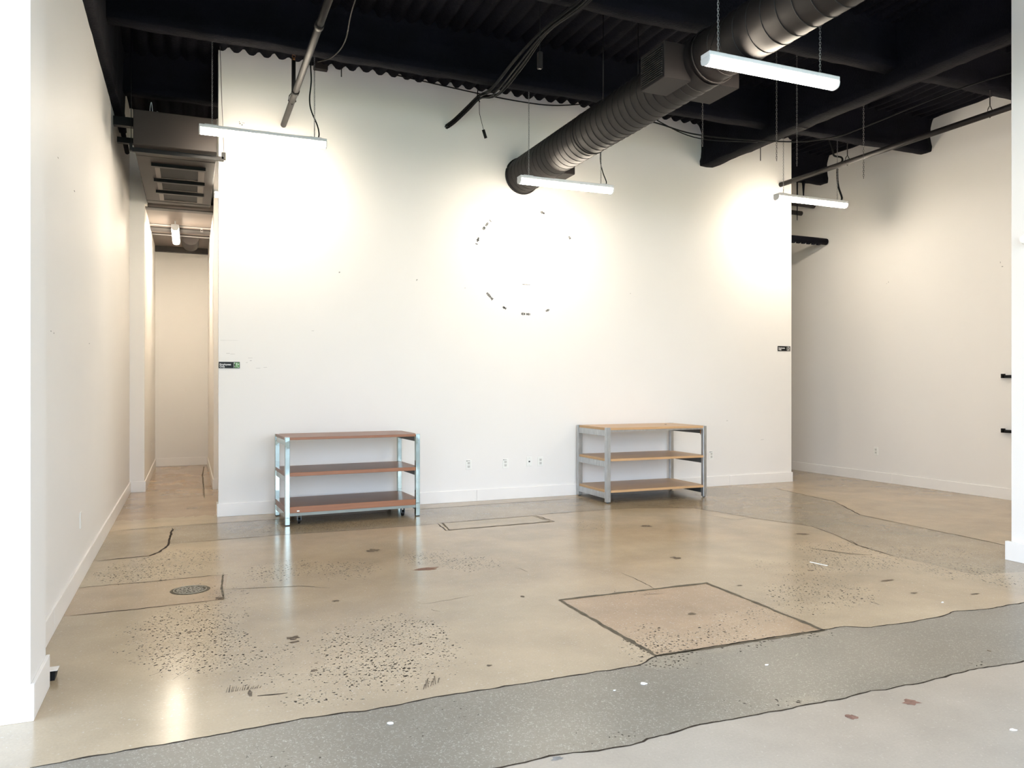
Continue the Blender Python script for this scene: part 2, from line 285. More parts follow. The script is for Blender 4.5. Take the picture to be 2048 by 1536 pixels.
def nd(t, **k):
    n = nt.nodes.new(t)
    for a, v in k.items():
        if a in n.inputs: n.inputs[a].default_value = v
        else: setattr(n, a, v)
    return n
def mth(op, a, c):
    n = nt.nodes.new('ShaderNodeMath'); n.operation = op; n.use_clamp = False
    for i, q in enumerate((a, c)):
        if isinstance(q, (int, float)): n.inputs[i].default_value = q
        else: L(q, n.inputs[i])
    return n.outputs[0]
def mixc(fac, a, c, bt='MIX'):
    n = nt.nodes.new('ShaderNodeMix'); n.data_type = 'RGBA'; n.blend_type = bt
    for s, q in ((n.inputs[0], fac), (n.inputs[6], a), (n.inputs[7], c)):
        if isinstance(q, (int, float, tuple)): s.default_value = q
        else: L(q, s)
    return n.outputs[2]
def ramp(f, lo, hi):
    n = nt.nodes.new('ShaderNodeMapRange'); n.inputs['From Min'].default_value = lo; n.inputs['From Max'].default_value = hi
    L(f, n.inputs['Value']); return n.outputs[0]
tc2 = nd('ShaderNodeTexCoord')
at = nd('ShaderNodeAttribute', attribute_name='tint'); ap = nd('ShaderNodeAttribute', attribute_name='pits'); aa = nd('ShaderNodeAttribute', attribute_name='aggregate')
wn_ = nd('ShaderNodeTexNoise', Scale=26.0, Detail=4.0, Roughness=0.75); L(tc2.outputs['Object'], wn_.inputs['Vector'])
wv = nt.nodes.new('ShaderNodeVectorMath'); wv.operation = 'SCALE'; L(wn_.outputs['Color'], wv.inputs[0]); wv.inputs['Scale'].default_value = 0.055
wa = nt.nodes.new('ShaderNodeVectorMath'); wa.operation = 'ADD'; L(tc2.outputs['Object'], wa.inputs[0]); L(wv.outputs[0], wa.inputs[1])
ws = nt.nodes.new('ShaderNodeMapping'); L(wa.outputs[0], ws.inputs[0]); ws.inputs['Rotation'].default_value = (0, 0, 0.62)
def specks(scale, size):
    v = nd('ShaderNodeTexVoronoi', Scale=scale); v.voronoi_dimensions = '2D'; L(ws.outputs[0], v.inputs['Vector'])
    s = nt.nodes.new('ShaderNodeSeparateColor'); L(v.outputs['Color'], s.inputs[0])
    return v.outputs['Distance'], s.outputs[0], s.outputs[1], size
D, R, G, sz = specks(44.0, 0.36)
th = mth('MULTIPLY', mth('MAXIMUM', mth('SUBTRACT', ap.outputs['Fac'], R), 0.0), 0.9)
th = mth('MINIMUM', th, mth('ADD', mth('MULTIPLY', G, 0.22), 0.16))
pitm = ramp(mth('SUBTRACT', th, D), 0.0, 0.05)
D2, R2, G2, _ = specks(84.0, 0.3)
th2 = mth('MINIMUM', mth('MULTIPLY', mth('MAXIMUM', mth('SUBTRACT', mth('MULTIPLY', ap.outputs['Fac'], 0.8), R2), 0.0), 0.8), 0.26)
pitm2 = ramp(mth('SUBTRACT', th2, D2), 0.0, 0.08)
D3, R3, G3, _ = specks(110.0, 0.3)
lite = mth('MULTIPLY', mth('MULTIPLY', mth('GREATER_THAN', mth('MULTIPLY', aa.outputs['Fac'], 0.5), R3), mth('LESS_THAN', D3, 0.28)), mth('ADD', mth('MULTIPLY', G3, 0.5), 0.1))
n1 = nd('ShaderNodeTexNoise', Scale=2.2, Detail=8.0, Roughness=0.62); L(tc2.outputs['Object'], n1.inputs['Vector'])
n2 = nd('ShaderNodeTexNoise', Scale=90.0, Detail=3.0, Roughness=0.7); L(tc2.outputs['Object'], n2.inputs['Vector'])
f1 = mth('ADD', mth('MULTIPLY', n1.outputs['Fac'], 0.56), 0.72)
f2 = mth('ADD', mth('MULTIPLY', n2.outputs['Fac'], 0.30), 0.85)
cmb = nt.nodes.new('ShaderNodeCombineColor'); ff = mth('MULTIPLY', f1, f2)
for i in range(3): L(ff, cmb.inputs[i])
col = mixc(1.0, at.outputs['Color'], cmb.outputs[0], 'MULTIPLY')
brt = mixc(mth('MULTIPLY', ramp(ap.outputs['Fac'], 0.25, 0.9), 0.22), col, (0.58, 0.48, 0.32, 1))
col = mixc(lite, brt, (0.55, 0.52, 0.45, 1))
col = mixc(mth('MULTIPLY', pitm2, 0.75), col, (0.10, 0.085, 0.065, 1))
col = mixc(mth('MULTIPLY', pitm, 0.92), col, (0.04, 0.034, 0.028, 1))
L(col, b.inputs['Base Color'])
ar = nd('ShaderNodeAttribute', attribute_name='wear')
rg = mth('ADD', mth('ADD', mth('MULTIPLY', n1.outputs['Fac'], 0.10), ar.outputs['Fac']), mth('ADD', mth('MULTIPLY', pitm, 0.4), FROUGH))
L(rg, b.inputs['Roughness']); L(mth('MULTIPLY', mth('SUBTRACT', 1.0, pitm), 0.5), b.inputs['Specular IOR Level'])
bp = nd('ShaderNodeBump', Strength=0.25, Distance=0.002); L(mth('MULTIPLY', mth('ADD', pitm, mth('MULTIPLY', n2.outputs['Fac'], 0.06)), -1.0), bp.inputs['Height']); L(bp.outputs[0], b.inputs['Normal'])
me.materials.append(fm)
floor = bpy.data.objects.new('floor', me); C.objects.link(floor); floor['kind'] = 'structure'
floor['label'] = 'worn polished concrete floor with patches and dark cracks'

M['crack'] = mat('dark_crack', (0.045, 0.034, 0.024), 0.8, spec=0.08, var=0.4, scale=20)
bmj, bmc = bmesh.new(), bmesh.new()                # filled joints and thin cracks
for line, wdt in JOINTS:
    big = wdt > 0.013; bm = bmj if big else bmc
    pl = jag([tuple(p) for p in line], 0.012 if not big else 0.008, 0.03, False)
    prev = None; n = len(pl)
    for i, p in enumerate(pl):
        a = Vector(pl[max(i-1, 0)]); c = Vector(pl[min(i+1, n-1)]); t = (c-a).normalized() if (c-a).length > 0 else Vector((1, 0))
        nn = Vector((-t.y, t.x)); q = noise.noise(Vector((p[0]*13, p[1]*13, 4)))
        ww = wdt*(0.5 if big else 0.8)*(1+0.75*q)*(1.0 if big else min(1, 0.25+i/6, 0.25+(n-1-i)/6))
        o2 = nn*(wdt*0.2*noise.noise(Vector((p[0]*22, p[1]*22, 7))))
        l = bm.verts.new((p[0]+nn.x*ww+o2.x, p[1]+nn.y*ww+o2.y, 0.0007)); r = bm.verts.new((p[0]-nn.x*ww+o2.x, p[1]-nn.y*ww+o2.y, 0.0007))
        if prev: bm.faces.new((prev[0], prev[1], r, l))
        prev = (l, r)
finish(bmj, 'floor_joint', M['joint'], floor); finish(bmc, 'floor_crack', M['crack'], floor)
def blob(bm, cx, cy, rx, ry, z=0.0009, n=26, rough=0.35, seed=0):
    vs = []
    for k in range(n):
        a = 2*PI*k/n; q = 1+rough*noise.noise(Vector((math.cos(a)*1.7+seed*3.3, math.sin(a)*1.7, seed)))*2 + rough*.5*noise.noise(Vector((math.cos(a)*5, math.sin(a)*5+seed, seed)))
        vs.append(bm.verts.new((cx+rx*q*math.cos(a), cy+ry*q*math.sin(a), z)))
    bm.faces.new(vs)
for kind in ('dark', 'rust', 'slate'):
    bm = bmesh.new()
    for i, ((cx, cy), rx, ry, k) in enumerate(STAINS):
        if k == kind: blob(bm, cx, cy, rx*.9, max(ry, .012)*.8, seed=i)
    finish(bm, 'floor_stain', M[kind], floor)
bm = bmesh.new()                                  # hatched scrape marks
for i in range(16):
    x = 0.155+i*0.0095+random.uniform(-.003, .003)
    l = random.uniform(.04, .10)*(1-i/24); w_ = random.uniform(.0012, .003)
    bm.faces.new([bm.verts.new(p) for p in ((x-w_, 3.74, .0009), (x+w_, 3.74, .0009), (x+w_*.4+.01, 3.74+l, .0009), (x-w_*.4+.01, 3.74+l, .0009))])
for i in range(7):
    x = 0.99+i*.014; y = 3.43+i*.008; l = .06+.02*(i % 3)
    bm.faces.new([bm.verts.new(p) for p in ((x, y, .001), (x+.003, y, .001), (x+.03, y+l, .001), (x+.024, y+l, .001))])
finish(bm, 'floor_scrape', M['dark'], floor)

# ---------------------------------------------------------------- walls
ZT = 5.02
wb = struct('wall_back', B((0.284, 8.06, 8.775, 8.93, 0, ZT), bev=0), M['wall'], 'long white back wall with ragged black top edge')
wl = struct('wall_left', B((-0.92, -0.72, 4.1, 11.2, 0, ZT)), M['wall'], 'white wall along the left side')
wr = struct('wall_right', B((9.215, 9.4, 4.1, 14.7, 0, ZT)), M['wall'], 'white wall on the far right')
bm = B((-0.92, -0.545, 11.2, 11.35, 0, ZT), (-0.545, -0.515, 11.2, 11.35, 3.775, ZT), (-0.515, 0.27, 11.2, 11.35, 4.16, ZT), (-0.92, -0.545, 11.35, 14.6, 0, ZT))
struct('wall_corridor_left', bm, M['wall'], 'white wall and header around the corridor opening')
struct('wall_corridor_right', B((0.3, 0.42, 11.22, 14.6, 0, ZT), (0.3, 9.3, 11.1, 11.22, 0, ZT)), M['wall'], 'white wall on the right side of the corridor')
struct('wall_corridor_end', B((-0.92, 9.4, 14.6, 14.75, 0, ZT)), M['wall'], 'white end wall of the corridor')
struct('wall_front_left', B((-3.2, -0.613, 3.75, 4.12, 0, ZT)), M['wall'], 'white wall end at the left edge, lit by daylight')
struct('wall_front_right', B((6.07, 6.3, -2.2, 4.16, 0, ZT), (6.3, 9.4, 3.98, 4.16, 0, ZT)), M['wall'], 'white wall end at the right edge, lit by daylight')
def windows(name, ax, a0, a1, c, z0, z1, n, head):
    # a glazed front: low sill, header and slim mullions, on axis ax at coordinate c
    bm = bmesh.new()
    def bx(u0, u1, zz0, zz1, t0=-.1, t1=.1):
        if ax == 'x': box(bm, u0, u1, c+t0, c+t1, zz0, zz1)
        else: box(bm, c+t0, c+t1, u0, u1, zz0, zz1)
    bx(a0, a1, z1, ZT); bx(a0, a1, 0, z0)
    o = struct(name, bm, M['wall'])
    bm = bmesh.new()
    for i in range(n+1):
        u = a0+(a1-a0)*i/n; bx(u-.035, u+.035, z0, z1, -.05, .05)
    bx(a0, a1, 2.5, 2.56, -.04, .04)
    finish(bm, 'window_frame', M['alu'], o)
windows('window_1', 'x', -3.1, 6.1, -2.1, 0.12, 4.35, 5, 0)
windows('window_2', 'y', -2.1, 3.75, -3.1, 0.12, 4.35, 3, 0)
struct('lawn', B((-60, 60, -70, -7, -0.3, -0.2)), M['lawn'])
struct('pavement', B((-12, 20, -7, -2.2, -0.25, -0.05), (-12, -3.2, -2.2, 12, -0.25, -0.05)), M['pave'])

# baseboards
def baseb(name, runs):
    bm = bmesh.new()
    for r in runs: box(bm, *r, 0.0, 0.138, bev=0.002)
    struct(name, bm, M['base'])
t = 0.015
baseb('baseboard_back', [(0.284-t, 3.2, 8.775-t, 8.775, ), (3.2015, 6.95, 8.775-t, 8.775), (6.9515, 8.06+t, 8.775-t, 8.775), (0.284-t, 0.284, 8.775, 8.93), (8.06, 8.06+t, 8.775, 8.93)])
baseb('baseboard_left', [(-0.72, -0.72+t, 4.14, 5.02), (-0.72, -0.72+t, 5.022, 7.6), (-0.72, -0.72+t, 7.602, 11.2), (-0.72+t, -0.545+t, 11.2-t, 11.2), (-0.545, -0.545+t, 11.2, 14.6)])
baseb('baseboard_corridor', [(-0.53, 0.285, 14.6-t, 14.6), (0.3-t, 0.3, 11.1, 14.585), (0.3-t, 8.9, 11.1-t, 11.1)])
baseb('baseboard_right', [(9.2, 9.215, 4.2, 8.05), (9.2, 9.215, 8.052, 14.6)])
bm = bmesh.new(); box(bm, -3.1, -0.598, 3.735, 3.75, 0, 0.15, bev=.002); box(bm, -0.613, -0.598, 3.75, 4.135, 0, 0.15, bev=.002)
box(bm, -0.62, -0.70, 4.12, 4.135, 0, 0.15)
struct('baseboard_front_left', bm, M['base'])
bm = bmesh.new(); box(bm, 6.055-.02, 6.07, -2.0, 4.19, 0, 0.15, bev=.002); struct('baseboard_front_right', bm, M['base'])

# ---------------------------------------------------------------- ceiling
bm = bmesh.new(); xs = []; x = -3.3
while x < 9.5: xs.append(x); x += 0.022
ys = [-2.3+0.25*i for i in range(70)]
def rib(x, y):
    u = (x/0.155) % 1.0
    s = 0.5-0.5*math.cos(2*PI*(u+.10*noise.noise(Vector((x*2.1, y*.5, 11))))); s = s**1.9
    return 4.957+0.05*s*(1+.6*noise.noise(Vector((x*4.3, y*.8, 6))))+0.024*noise.noise(Vector((x*3.5, y*1.5, 0)))+0.008*noise.noise(Vector((x*14, y*5, 3)))
grid = [[bm.verts.new((x, y, rib(x, y))) for x in xs] for y in ys]
for j in range(len(ys)-1):
    for i in range(len(xs)-1):
        bm.faces.new((grid[j][i], grid[j][i+1], grid[j+1][i+1], grid[j+1][i])).smooth = True
ceil = finish(bm, 'ceiling', M['black']); ceil['kind'] = 'structure'; ceil['label'] = 'black sprayed corrugated deck ceiling'
bmr = B((-3.3, 9.5, -2.3, 14.9, 5.12, 5.2)); finish(bmr, 'roof_slab', M['black'], ceil)
def spray_beam(name, axis, c, z0, a0, a1, hw, web, label, skew=0):
    # fireproofed I section: wide flanges, waisted web, lumpy surface
    prof = [(-hw, z0+.01), (-hw*.9, z0), (0, z0-.004), (hw*.9, z0), (hw, z0+.01), (hw*1.02, z0+.07), (web*1.15, z0+.12), (web, z0+.2), (web, 4.86), (web*1.25, 4.92), (hw*1.15, 4.955), (hw*1.6, 5.0), (hw*1.6, 5.04),
            (-hw*1.6, 5.04), (-hw*1.6, 5.0), (-hw*1.15, 4.955), (-web*1.25, 4.92), (-web, 4.86), (-web, z0+.2), (-web*1.15, z0+.12), (-hw*1.02, z0+.07)]
    bm = bmesh.new(); rings = []; n = int((a1-a0)/.08)
    for i in range(n+1):
        a = a0+(a1-a0)*i/n; ring = []
        for u, z in prof:
            q = Vector((a*4, u*9, z*9+c))
            du = .014*noise.noise(q)+.006*noise.noise(q*3.7); dz = (.012*noise.noise(q+Vector((9, 9, 9)))+.006*noise.noise(q*4+Vector((3, 3, 3))))
            ring.append(bm.verts.new((c+u+du, a, z+dz) if axis == 'y' else (a, c+u+du, z+dz)))
        rings.append(ring)
    for A, Bq in zip(rings, rings[1:]):
        for k in range(len(prof)):
            bm.faces.new((A[k], A[(k+1) % len(prof)], Bq[(k+1) % len(prof)], Bq[k])).smooth = True
    bm.faces.new(rings[0]); bm.faces.new(rings[-1])
    o = finish(bm, name, M['black']); o['kind'] = 'structure'; o['label'] = label; return o
for i, yb in enumerate((-1.65, 0.17, 2.0, 3.83, 5.66, 7.49)):
    spray_beam('ceiling_beam', 'x', yb, 4.54, -0.72 if yb > 4.1 else -3.1, 9.215 if yb > 4.1 else 6.07, .085, .065, 'black sprayed cross beam under the deck')
spray_beam('ceiling_beam', 'x', 9.32, 4.56, -0.72, 9.215, .085, .065, 'black sprayed cross beam behind the back wall')
spray_beam('ceiling_girder', 'y', 6.565, 4.40, -2.0, 8.775, .11, .085, 'black sprayed main girder running to the back wall')
spray_beam('ceiling_girder', 'y', -0.70, 4.205, 4.1, 9.6, .05, .045, 'black sprayed girder along the left wall')

# ---------------------------------------------------------------- strip lamps on chains
def link_chain(bm, x, y, z0, z1, r=0.0024, pitch=0.021, lean=0.0, mi=0):
    n = int((z1-z0)/pitch)
    for i in range(n+1):
        zc = z0+pitch*i; px = x+lean*(zc-z0); a0 = i*PI/2+0.6; P = []
        for k in range(8):
            a = 2*PI*k/8; u = 0.0065*math.cos(a); v = (0.0085*math.sin(a)+(0.005 if math.sin(a) > 0.01 else -0.005 if math.sin(a) < -0.01 else 0))
            P.append((px+u*math.cos(a0), y+u*math.sin(a0), zc+v))
        tube(bm, P, r, n=4, mi=mi, closed=True)
LL = 1.22
def lamp_bodies(t, w_=0.105, h=0.062):
    bm = B((0, LL, -w_/2, w_/2, -0.034, 0), bev=.004); box(bm, .05, .17, -.03, .03, -.001, .012, bev=.002); box(bm, LL-.17, LL-.05, -.03, .03, -.001, .012, bev=.002)
    finish(bm, 'housing', M['housing'], t)
    bm = bmesh.new(); prof = [(-w_*.47, -.034)]
    for k in range(9):
        a = PI*k/8; prof.append((-w_*.47*math.cos(a)*(1.0 if k in (0, 8) else .98), -.045-.042*math.sin(a)**.7 if 0 < k < 8 else -.045))
    prof.append((w_*.47, -.034))
    ra = [bm.verts.new((.012, y, z)) for y, z in prof]; rb = [bm.verts.new((LL-.012, y, z)) for y, z in prof]
    for k in range(len(prof)-1): bm.faces.new((ra[k], ra[k+1], rb[k+1], rb[k])).smooth = True
    bm.faces.new(ra); bm.faces.new(rb); bm.faces.new((ra[0], rb[0], rb[-1], ra[-1]))
    finish(bm, 'diffuser', M['lamp'], t)
    for s in (0, LL-.012):
        bm = bmesh.new(); v = [[bm.verts.new((s+q, y*1.04, z*1.02)) for y, z in prof] for q in (0, .012)]
        for k in range(len(prof)-1): bm.faces.new((v[0][k], v[0][k+1], v[1][k+1], v[1][k]))
        bm.faces.new(v[0]); bm.faces.new(v[1]); bm.faces.new((v[0][0], v[1][0], v[1][-1], v[0][-1]))
        finish(bm, 'end_cap', M['housing'], t)
def strip_lamp(x, y, z, label, chains, cord=None, cr=.005, extra=None, rz=0, grp='strip lamps hanging on chains'):
    t = thing('strip_lamp', label, 'lamp', (x, y, z), rz, grp)
    lamp_bodies(t)
    for cx, ztop in chains:
        bm = bmesh.new(); link_chain(bm, cx, 0, .016, ztop-z)
        finish(bm, 'chain', M['chain'], t)
    if cord:
        bm = bmesh.new(); tube(bm, curve(cord, 6), cr, n=8); finish(bm, 'power_cord', M['rubber'], t)
    return t
A = strip_lamp(0.085, 8.1, 3.93, 'lit white strip lamp on chains, nearest the left corridor', [(.12, 4.98), (1.1, 4.98)],
    [(1.14, 0, .01), (1.145, 0, .06), (1.13, .02, .15), (1.07, .03, .30), (1.055, .03, .42), (1.07, .02, .6), (1.06, .0, .8), (1.08, 0, 1.04)], .007)
L2 = strip_lamp(3.34, 7.8, 3.70, 'lit white strip lamp hanging in front of the round duct end', [(.125, 4.98), (1.07, 4.98)],
    [(1.14, 0, .01), (1.142, 0, .05), (1.11, .02, .15), (1.075, .02, .28), (1.08, .02, .5), (1.07, 0, 1.15)], .006)
L2.scale.x = 0.96
strip_lamp(7.18, 8.1, 3.94, 'lit white strip lamp beside the right end of the back wall', [(.125, 4.98), (1.07, 4.98)],
    [(1.14, 0, .01), (1.15, 0, .06), (1.10, .01, .2), (1.09, .02, .34), (1.12, .04, .5), (1.21, .05, .58), (1.19, .05, .63), (1.06, .05, .64), (1.0, .02, .72), (.9, 0, .9), (.88, -.05, 1.02)], .013)
strip_lamp(3.40, 4.56, 3.775, 'nearest and largest lit strip lamp, below the spiral duct', [(.115, 4.98), (1.07, 4.98)],
    [(.055, 0, .01), (.05, 0, .05), (.09, .01, .14), (.115, .01, .24), (.115, .01, .5)], .0025)
strip_lamp(0.27, 10.0, 3.76, 'lit strip lamp mostly hidden behind the left end of the back wall', [(.12, 4.98), (1.1, 4.98)])
for x, y, lab in ((6.9, 4.56, 'added lit strip lamp, unseen behind the right edge wall'), (0.05, 0.6, 'added lit strip lamp, unseen over the left side of the entrance zone'), (3.4, 0.6, 'added lit strip lamp, unseen over the right side of the entrance zone')):  # extra lamps added out of view to brighten walls and floor
    strip_lamp(x, y, 3.78, lab, [(.12, 4.98), (1.1, 4.98)])
t = thing('strip_lamp', 'lit strip lamp on the corridor ceiling, seen end on', 'lamp', (-0.19, 11.95, 3.68), PI/2, 'strip lamps hanging on chains'); lamp_bodies(t)
for i, q in enumerate((.15, 1.07)):
    finish(B((q-.01, q+.01, -.01, .01, 0, .075)), 'bracket', M['housing'], t)

# loose chains left where lamps hung
for x, z, lab in ((4.78, 3.82, 'leftmost loose chain hanging from the ceiling, left of the near lamp'),
                  (5.725, 3.78, 'loose chain hanging across the near lamp, second from left'),
                  (6.00, 3.755, 'loose chain hanging near the lamp end, third from left'),
                  (6.955, 3.72, 'rightmost loose chain hanging from the ceiling, clear of the lamps')):
    bm = bmesh.new(); link_chain(bm, 0, 0, 0, 4.98-z, r=.0028, pitch=.023)
    tag(finish(bm, 'hanging_chain', M['chaind'], loc=(x, 6.45, z)), lab, 'chain', 'empty chains hanging from the ceiling')

# ---------------------------------------------------------------- spiral duct
DX, DZ, RR = 3.80, 3.985, 0.213
t = thing('spiral_duct', 'long round dark spiral duct entering the back wall', 'duct', (0, 0, 0))
def ring_pts(x, y, z, r, n=40): return [(x+r*math.cos(2*PI*k/n), y, z+r*math.sin(2*PI*k/n)) for k in range(n)]
def duct_body(name, y0, y1, r, m):
    bm = bmesh.new(); ys = [y0+(y1-y0)*i/24 for i in range(25)]; prev = None; n = 48
    for y in ys:
        ring = [bm.verts.new(p) for p in ring_pts(DX, y, DZ, r, n)]
        if prev:
            for k in range(n): bm.faces.new((prev[k], prev[(k+1) % n], ring[(k+1) % n], ring[k])).smooth = True
        prev = ring
    return finish(bm, name, m, t)
def seams(y0, y1, r, pitch, parent, rad=.0032):
    bm = bmesh.new(); n = 30; tot = int((y1-y0)/pitch*n)
    tube(bm, [(DX+(r+.001)*math.cos(2*PI*k/n), y0+pitch*k/n, DZ+(r+.001)*math.sin(2*PI*k/n)) for k in range(tot+1)], rad, n=4)
    finish(bm, 'seam', M['seam'], parent)
d1 = duct_body('duct_section', 5.02, 8.80, RR, M['duct']); seams(5.1, 8.75, RR, .105, d1)
d2 = duct_body('duct_section', -1.9, 5.06, RR*0.955, M['duct']); seams(-1.8, 4.9, RR*0.955, .145, d2, .0036)
bm = bmesh.new(); tube(bm, ring_pts(DX, 4.98, DZ, RR*1.0), .007, n=6, closed=True); finish(bm, 'joint_collar', M['duct'], t)
bm = bmesh.new(); tube(bm, ring_pts(DX, 7.0, DZ, RR*1.0), .007, n=6, closed=True); finish(bm, 'joint_collar', M['duct'], t)
bm = bmesh.new(); tube(bm, ring_pts(DX, 8.765, DZ, RR*1.02), .012, n=6, closed=True); finish(bm, 'wall_collar', M['seam'], t)
def register(x0, x1, y0, y1, z0, z1, face):
    o = finish(B((x0, x1, y0, y1, z0, z1), bev=.004), 'register_box', M['duct'], t)
    bm = bmesh.new(); fx = x0 if face < 0 else x1
    n = max(4, int((z1-z0-.03)/.018))
    for i in range(n):
        z = z0+.02+i*(z1-z0-.04)/n
        box(bm, fx-.012*(face < 0)-.0, fx+.012*(face > 0), y0+.02, y1-.02, z, z+.009)
    finish(bm, 'louver', M['seam'], o)
register(3.41, 3.66, 5.09, 5.43, 3.80, 4.085, -1)
register(3.94, 4.15, 5.11, 5.50, 3.825, 4.085, 1)
register(3.93, 4.15, 8.03, 8.27, 3.855, 4.0, 1)
for yy in (2.9, 6.4):
    for sx in (-1, 1):
        bm = bmesh.new(); tube(bm, [(DX+sx*RR*.9, yy, DZ+.1), (DX+sx*RR*.9, yy, 4.99)], .005, n=6); finish(bm, 'hanger_rod', M['pipe'], t)

# ---------------------------------------------------------------- sprinkler pipes
def sprinkler(bm, x, y, z):
    tube(bm, [(x, y, z), (x, y, z+.03)], .013, n=10)
    for s in (-1, 1): tube(bm, [(x+s*.011, y, z+.03), (x+s*.016, y, z+.045), (x+s*.004, y, z+.062)], .003, n=5)
    tube(bm, [(x, y, z+.062), (x, y, z+.066)], [.02, .022], n=12)
def hanger(bm, x, y, z, zt, r):
    tube(bm, [(x, y, z+.09), (x, y, zt)], .006, n=6)
    tube(bm, [(x, y, z+.09), (x-r*.8, y, z+.05), (x-r*1.1, y, z), (x, y, z-r*1.08), (x+r*1.1, y, z), (x+r*.8, y, z+.05)], .005, n=5, closed=True)
t = thing('sprinkler_pipe', 'dark pipe running into the upper left of the back wall', 'pipe')
bm = bmesh.new(); tube(bm, [(.95, 4.3, 4.25), (.95, 8.80, 4.25)], .03, n=18)
tube(bm, [(.95, -1.9, 4.25), (.95, 4.3, 4.25)], .03, n=18); finish(bm, 'pipe', M['pipe'], t)
for yy in (6.2, 7.7):
    bm = bmesh.new(); tube(bm, [(.95, yy, 4.25), (.95, yy+.07, 4.25)], .037, n=18); finish(bm, 'coupling', M['pipe'], t)
bm = bmesh.new(); hanger(bm, .95, 8.0, 4.25, 4.97, .034); finish(bm, 'hanger', M['pipe'], t)
bm = bmesh.new(); tube(bm, [(.95, 7.86, 4.25), (.95, 7.86, 4.60)], .018, n=10); finish(bm, 'riser', M['pipe'], t)
bm = bmesh.new(); sprinkler(bm, .95, 7.86, 4.60); finish(bm, 'sprinkler_head', M['brass'], t)
t = thing('sprinkler_pipe', 'dark pipe running across the upper right into the back wall end', 'pipe')
bm = bmesh.new(); tube(bm, [(7.86, 4.17, 4.285), (7.86, 8.80, 4.285)], .034, n=18); finish(bm, 'pipe', M['pipe'], t)
for yy in (7.55, 5.72-.1):
    bm = bmesh.new(); hanger(bm, 7.86, yy, 4.285, 4.97, .038); finish(bm, 'hanger', M['pipe'], t)
bm = bmesh.new(); tube(bm, [(7.86, 5.36, 4.285), (7.86, 5.36, 4.53)], .026, n=12); finish(bm, 'riser', M['pipe'], t)
bm = bmesh.new(); sprinkler(bm, 7.86, 5.36, 4.53); finish(bm, 'sprinkler_head', M['brass'], t)

# ---------------------------------------------------------------- cables overhead
t = thing('cable_bundle', 'bundle of black cables draped from the ceiling into the back wall', 'cable')
base_pts = [(3.0, 4.1, 4.47), (2.9, 4.89, 4.48), (2.91, 5.48, 4.47), (2.83, 6.02, 4.45), (2.84, 6.63, 4.41), (2.92, 7.44, 4.44), (3.03, 8.2, 4.66), (2.97, 8.45, 4.60), (2.88, 8.65, 4.51), (2.82, 8.79, 4.47)]
for i in range(8):
    off = [(math.cos(i*2.4)*.03*(.8 if k == 3 else 1.9 if k in (4, 5) else 1.2 if k < 3 else .75), 0, math.sin(i*2.4)*.03*(.7 if k == 3 else 1.5 if k in (4, 5) else .9 if k < 3 else .7)) for k in range(len(base_pts))]
    bm = bmesh.new(); tube(bm, curve([tuple(a+b_ for a, b_ in zip(p, o)) for p, o in zip(base_pts, off)], 6), .0075, n=6)
    finish(bm, 'cable', M['rubber'], t)
bm = bmesh.new(); tube(bm, [(3.03, 8.2, 4.60), (3.0, 8.2, 4.66), (3.03, 8.2, 4.98)], .006, n=6); finish(bm, 'hanger', M['rubber'], t)
t = thing('dangling_sensor', 'small black plug dangling on a wire from the cable bundle', 'sensor')
bm = bmesh.new(); tube(bm, [(3.06, 8.3, 4.66), (3.10, 8.4, 4.55), (3.19, 8.5, 4.39)], .003, n=5); finish(bm, 'wire', M['rubber'], t)
bm = bmesh.new(); tube(bm, [(3.185, 8.5, 4.40), (3.225, 8.52, 4.31)], .018, n=8); finish(bm, 'plug', M['blackpl'], t)
t = thing('dangling_switch', 'dark little box hanging on a cord under the ceiling ribs', 'switch')
bm = bmesh.new(); tube(bm, [(2.65, 5.75, 4.60), (2.65, 5.75, 4.12)], .003, n=5); finish(bm, 'cord', M['rubber'], t)
finish(B((2.63, 2.67, 5.73, 5.77, 3.99, 4.13), bev=.006), 'switch_box', M['duct'], t)
bm = bmesh.new(); tube(bm, curve([(4.55, 7.7, 4.50), (4.9, 7.5, 4.395), (5.47, 7.4, 4.29), (6.56, 7.2, 4.29), (7.12, 7.05, 4.37), (7.24, 6.75, 4.40), (7.2, 5.42, 4.40), (7.41, 4.6, 4.40)], 8), .008, n=6)
tag(finish(bm, 'overhead_cable', M['rubber']), 'thin black cable sagging past the girder on the right', 'cable')
bm = bmesh.new(); tube(bm, curve([(4.75, 7.5, 4.52), (5.0, 7.5, 4.40), (5.47, 7.45, 4.27), (6.2, 7.3, 4.27)], 8), .006, n=6)
tag(finish(bm, 'overhead_cable', M['rubber']), 'short second cable looping beside the duct below the deck', 'cable')
bm = bmesh.new(); tube(bm, curve([(1.2, 4.4, 4.5), (1.23, 6.2, 4.5), (1.29, 6.98, 4.49), (1.25, 7.44, 4.52), (1.14, 7.6, 4.52)], 8), .0065, n=6)
tag(finish(bm, 'overhead_cable', M['duct']), 'thin grey cable wandering below the ceiling right of the left pipe', 'cable')
bm = bmesh.new(); tube(bm, curve([(2.2, 8.72, 4.97), (3.2, 8.72, 4.905), (3.8, 8.72, 4.885), (4.2, 8.72, 4.90), (4.6, 8.72, 4.97)], 6), .007, n=6)
tag(finish(bm, 'overhead_cable', M['rubber']), 'black cable running along the top edge of the back wall', 'cable')
bm = bmesh.new(); box(bm, 1.27, 1.42, 8.70, 8.775, 4.90, 4.975, bev=.004)
tag(finish(bm, 'junction_box', M['unit']), 'small grey junction box at the top of the back wall', 'box')
